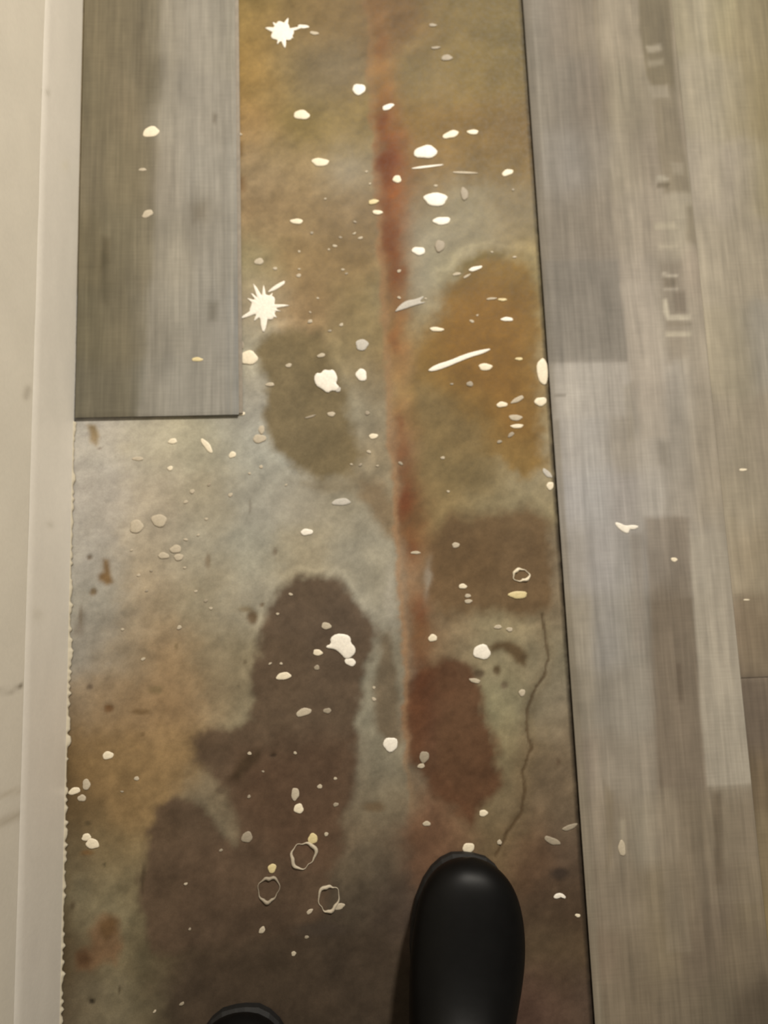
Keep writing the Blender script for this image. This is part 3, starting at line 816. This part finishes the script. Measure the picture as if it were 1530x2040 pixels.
S(926,344,54,5,-2,'f','fainter horizontal glint streak right of the brighter one', name='plaster_or_glint_streak', cat='streak', irr=.06)  # second, dimmer streak of reflected light, modelled the same way
S(1011,344,24,14,20,'c','cream dab near the right plank edge, level with the glint streaks')
S(791,357,18,16,30,'c','small cream dab on the darkest part of the rust streak')
S(868,397,50,28,0,'w','widest oval white drop, right of the rust streak')
S(880,440,34,18,5,'w','oval white drop directly under the widest one')
S(834,500,26,18,0,'w','third white drop down, lower left of the two ovals')
S(744,402,22,10,10,'y','yellowish dab at the left side of the rust streak')
S(752,423,20,10,0,'c','cream dab just under the yellowish one on the rust streak')
S(925,386,16,28,10,'t','thin pale drip mark right of the widest oval drop')
S(876,490,20,26,0,'t','thin pale smear below the second oval drop')
S(862,50,16,8,0,'t','faint dab near the top right of the concrete')
S(890,115,24,14,0,'t','pale smudge below the faint dab near the top')
S(868,95,20,6,5,'t','thin pale dash above the smudge near the top')
S(817,605,70,14,20,'g','white slanting smear across the rust streak, upper of the two streaks', name='plaster_or_glint_streak', cat='streak',
  shape=[(785,622),(798,606),(812,598),(828,596),(848,588),(834,602),(852,602),(822,610),(806,616),(792,620)])
S(912,719,136,12,17,'w','long bright slanting streak on the amber damp patch', name='plaster_or_glint_streak', cat='streak',
  shape=[(850,738),(868,726),(896,718),(925,706),(955,698),(982,694),(966,704),(938,712),(912,722),(888,732),(862,740)])
S(967,731,28,14,0,'c','oval cream drop just below the long bright streak')
S(870,656,28,9,-3,'c','narrow cream dab above the left end of the long streak')
S(1010,636,24,9,-3,'w','narrow white dab on the amber patch, above the long streak')
S(1001,597,18,6,0,'y','right-hand yellowish dash of the two high on the amber patch')
S(979,595,20,5,5,'f','left-hand pale dash of the two high on the amber patch')
S(947,535,28,9,18,'w','white slanted dab on the top edge of the amber patch')
S(910,546,18,6,10,'f','pale dab left of the slanted one on the top edge of the amber patch')
S(930,550,16,5,30,'f','pale sliver between the two dabs on top of the amber patch')
S(1081,740,22,56,0,'c','tall cream blob clinging to the edge of the right plank', name='plaster_or_glint_lump', cat='lump', irr=.08)
S(1077,800,24,18,0,'c','squat cream blob at the right plank edge, under the tall one')
S(1000,806,22,11,0,'c','cream dab right side of the amber patch, left of a slanted smear')
S(1031,796,30,9,28,'f','pale slanted smear between the cream dab and the plank edge')
S(1027,832,26,12,0,'f','upper of two stacked pale dabs low on the amber patch')
S(1030,849,26,8,0,'c','lower brighter one of two stacked dabs low on the amber patch')
S(1018,866,14,8,40,'t','faint dab below the two stacked dabs')
S(1034,715,16,6,0,'y','small yellowish dash right of the long streak')
S(936,765,14,10,0,'t','faint speck under the oval drop by the long streak')
S(1090,943,24,10,-50,'g','grey crumb against the right plank edge, upper of two')
S(1096,968,14,16,0,'c','cream crumb against the right plank edge, lower of two')
S(575,728,12,8,10,'f','tiny speck on the oval footprint patch, upper left')
S(640,708,16,8,10,'f','tiny speck at the upper right rim of the oval footprint patch')
S(538,766,16,8,0,'f','tiny speck at the left rim of the oval footprint patch')
S(660,825,16,9,0,'f','small pale dab on the oval footprint patch below the crumbly glint')
S(618,830,22,4,15,'t','thin faint line low on the oval footprint patch')
S(744,869,18,10,0,'c','small cream dab between the oval patch and the rust streak')
S(521,856,12,16,0,'f','upper dab of the pale cluster at the lower left of the oval patch')
S(517,874,26,16,0,'f','lower dab of the pale cluster at the lower left of the oval patch')
S(480,824,16,8,0,'c','cream dab at the corner of the cut plank')
S(412,888,34,11,-52,'c','slanted cream smear on dry concrete below the cut plank', name='plaster_or_glint_streak', cat='streak')
S(344,879,16,11,0,'c','cream dab below the middle of the cut plank end')
S(463,906,15,11,25,'c','small cream crumb right of the slanted smear')
S(275,914,20,8,0,'f','faint dab on the dry concrete, left below the cut plank')
S(339,933,10,9,0,'c','tiny cream speck below the dab under the cut plank end')
S(680,1000,34,14,0,'g','grey blurred smear on pale concrete under the oval patch', name='plaster_smear', cat='smear')
S(272,1049,26,24,0,'f','left one of the pair of round dull drops on the left concrete')
S(317,1037,28,24,0,'f','right one of the pair of round dull drops on the left concrete')
S(350,1094,20,16,0,'f','top dab of the crumb cluster below the pair of round drops')
S(326,1107,20,12,0,'f','left dab of the crumb cluster below the pair of round drops')
S(356,1110,18,12,0,'f','lower right dab of the crumb cluster below the pair of round drops')
S(611,1060,22,13,0,'w','small white drop on pale concrete above the long boot-shaped damp patch')
S(685,1288,46,50,0,'w','large irregular white plaster lump on the long boot-shaped damp patch', name='plaster_or_glint_lump', cat='lump',
  shape=[(652,1286),(662,1282),(660,1272),(672,1264),(690,1266),(698,1272),(698,1282),(706,1290),(706,1300),(698,1308),(688,1312),(678,1300),(668,1292),(654,1290)])
S(698,1319,20,14,-10,'w','crumb at the tail of the large irregular white lump')
S(633,1300,18,11,-15,'c','small cream drop left of the large irregular lump')
S(650,1247,18,13,0,'f','pale dab above the large irregular lump')
S(631,1330,10,9,0,'t','faint speck under the small drop left of the large lump')
S(565,1347,26,14,8,'c','bright oval drop on the left side of the boot-shaped damp patch')
S(605,1419,30,13,15,'f','oblong dull drop in the middle of the boot-shaped damp patch')
S(652,1416,14,10,0,'t','faint speck right of the oblong dull drop')
S(778,1483,28,24,0,'w','round white drop at the foot of the rust streak')
S(960,1299,34,26,0,'w','round bright drop above the reddish damp patch')
S(862,1271,17,13,0,'c','small cream drop upper left of the round bright drop')
S(1032,1185,34,15,0,'y','yellowish oval drop under the glint ring by the right plank')
S(922,1168,16,9,0,'c','cream dab on the dark damp patch, left of the yellowish drop')
S(932,1187,12,7,0,'f','upper of two tiny dabs below the cream dab on the dark patch')
S(933,1198,14,8,0,'f','lower of two tiny dabs below the cream dab on the dark patch')
S(908,1086,15,10,0,'f','pale speck high on the dark damp patch')
S(828,1101,18,6,0,'f','faint dash on the rust streak beside the dark damp patch')
S(1243,1050,34,16,-22,'w','white chip on the patchwork right plank', name='plaster_chip', cat='chip',
  shape=[(1226,1040),(1236,1042),(1246,1048),(1262,1046),(1274,1050),(1262,1056),(1254,1054),(1250,1064),(1238,1058),(1228,1048)])
S(1343,1115,13,8,0,'c','tiny cream speck on the right plank, below the white chip')
S(1480,936,16,5,0,'c','tiny cream dash near the right picture edge')
S(1487,1195,12,3,0,'c','tiny thin line near the right picture edge, below the dash')
S(1040,1380,12,13,0,'f','pale dab beside the crack in the concrete')
S(946,1356,22,8,-15,'f','pale rim dab under a dark pit, right of the reddish patch')
S(992,1249,14,8,0,'f','left speck of two above the dark chain of pits')
S(1015,1254,12,8,0,'f','right speck of two above the dark chain of pits')
S(845,1508,18,20,0,'t','thin smear on the reddish damp patch')
S(839,1526,14,8,10,'f','pale speck under the thin smear on the reddish patch')
S(215,1505,20,13,0,'c','cream drop on the brown concrete, lower left')
S(148,1576,20,12,20,'c','left drop of the cluster at the foot of the baseboard')
S(172,1563,14,18,0,'f','upper right drop of the cluster at the foot of the baseboard')
S(163,1590,14,12,0,'f','lower drop of the cluster at the foot of the baseboard')
S(172,1668,16,12,0,'c','upper part of the double cream drop below the baseboard cluster')
S(184,1681,24,16,-20,'c','lower part of the double cream drop below the baseboard cluster')
S(588,1582,14,22,0,'f','dull upright dab above a bright round drop, low on the damp patch')
S(595,1611,18,16,0,'c','bright round drop low on the damp patch')
S(623,1671,18,17,20,'y','yellowish bead on top of the largest glint ring')
S(542,1730,14,16,0,'y','yellowish bead on top of the left glint ring')
S(492,1668,20,18,0,'t','faint blurred dab left of the largest glint ring')
S(617,1816,12,7,30,'f','small dab below left of the right glint ring')
S(522,1853,13,9,40,'f','small dab below the left glint ring')
S(963,1620,15,12,0,'c','small cream drop at the lower tip of the reddish patch')
S(933,1690,22,18,10,'c','round cream drop touching the toe of the large boot')
S(850,1641,15,8,0,'f','pale dab left above the large boot')
S(995,1678,8,9,0,'f','tiny speck at the lower end of the crack')
S(1115,1786,24,9,-5,'w','small curved white chip right of the large boot', name='plaster_chip', cat='chip',
  shape=[(1103,1787),(1108,1781),(1118,1780),(1126,1786),(1125,1791),(1118,1787),(1108,1790)])
S(1100,1675,30,12,-25,'t','faint smear right of the large boot toe, lower of two')
S(1135,1648,28,9,15,'t','faint smear right of the large boot toe, upper of two')
S(1151,1824,9,6,-10,'c','tiny cream chip near the plank edge right of the large boot')
S(1239,1690,14,26,0,'f','dull teardrop on the right plank beside the large boot')

# countless-looking but countable tiny specks: same look, one label per area
fam = [
 ('tiny pale speck between the largest star glint and the rust streak', 'tiny specks left of the rust streak',
  [(595,549),(683,537),(690,545),(633,594),(618,622),(618,640),(617,642),(657,659),(680,647),(548,535),(596,536)]),
 ('tiny pale crumb in the sprinkle around the upper rust streak, above the slanting smears', 'crumb sprinkle by the rust streak',
  [(678,473),(706,465),(718,474),(667,490),(655,497),(707,442),(621,464),(648,396),(596,501),(730,342),(737,366)]),
 ('tiny pale speck on dry concrete between cut plank and long damp patch', 'tiny specks on the dry concrete',
  [(416,966),(497,943),(459,986),(383,979),(370,1000),(411,1034),(395,1066),(370,1075),(262,1096),(276,1146),(301,1137),(368,1131),(292,1177),(390,1178),(420,1212),(410,1197),(357,1250),(244,1254),(285,1313),(520,930),(570,966)]),
 ('tiny pale speck right of the rust streak on amber and ochre concrete', 'tiny specks on the amber concrete',
  [(882,912),(893,979),(798,923),(795,593),(848,595),(868,370),(1022,378),(980,502),(1025,512),(795,540),(900,765),(951,628),(940,640),(995,880)]),
 ('tiny pale speck on dark damp ground, lower half, left of the large boot', 'tiny specks on the dark damp ground',
  [(538,1322),(560,1322),(632,1331),(497,1501),(524,1537),(496,1587),(668,1551),(669,1603),(637,1567),(650,1662),(378,1851),(370,1761),(611,1867),(585,1900),(272,1551),(243,1577),(579,1184),(553,1223),(588,1500),(440,1694),(308,2015),(362,2000)]),
 ('tiny pale speck in the gap between rust streak and oval footprint patch', 'tiny specks by the oval patch',
  [(732,823),(735,900),(718,926),(752,928),(745,1370),(745,1393),(700,925)]),
]
for lab, grp, pts in fam:
    for (x, y) in pts:
        w = rnd.uniform(5, 10); S(x, y, w, w*rnd.uniform(.55, .9), rnd.uniform(-30, 40), rnd.choice('fft' if 'dry' in lab else 'ftf'), lab, grp, name='plaster_speck', cat='speck')

def ring(px, py, w, h, ang, label, m, gap=0.0, start=0.0, tk=.0012):
    """droplet reflection modelled as a thin raised closed or open loop"""
    z = surf_z(px, py); P = ray_point(px, py, z); s = (CAM_H-z)/F*1.07
    N = 40; K = 8; V = []; Fq = []; ar = math.radians(ang)
    for i in range(N):
        t = start+2*math.pi*i/N
        r = 1+.10*math.sin(2*t+px)+.07*math.sin(3*t+py)+.05*math.sin(7*t+px)
        x, y = w*s/2*r*math.cos(t), h*s/2*r*math.sin(t)
        cx, cy = x*math.cos(ar)-y*math.sin(ar), x*math.sin(ar)+y*math.cos(ar)
        L = math.hypot(cx, cy); ux, uy = cx/L, cy/L
        tt = tk*(.35+1.5*abs(math.sin(t*1.0+py))**3)
        for k in range(K):
            b = 2*math.pi*k/K
            V.append((cx+ux*tt*math.cos(b), cy+uy*tt*math.cos(b), max(-.0004, .0003+tt*.8*math.sin(b))))
    for i in range(N):
        for k in range(K):
            a = i*K+k; b = i*K+(k+1) % K; c = ((i+1) % N)*K+(k+1) % K; d = ((i+1) % N)*K+k
            Fq.append((a, b, c, d))
    me = bpy.data.meshes.new('glint_ring'); me.from_pydata(V, [], Fq); me.update()
    for p_ in me.polygons: p_.use_smooth = True
    o = link('glint_ring', me, M_drop[m]); o.location = (P.x, P.y, z)
    o['label'] = label; o['category'] = 'ring'; return o
ring(604,1704,40,44,10,'largest pale droplet glint modelled as a ring, low on the dark damp ground','f')
ring(535,1772,34,42,0,'left dim droplet glint ring, below left of the largest ring','t')
ring(655,1790,32,46,-15,'right droplet glint ring with a tail, left of the large boot','f')
S(675,1806,22,10,10,'f','short tail at the lower right of the right glint ring')
ring(1038,1146,28,24,0,'small droplet glint ring on the dark patch near the right plank edge','c')
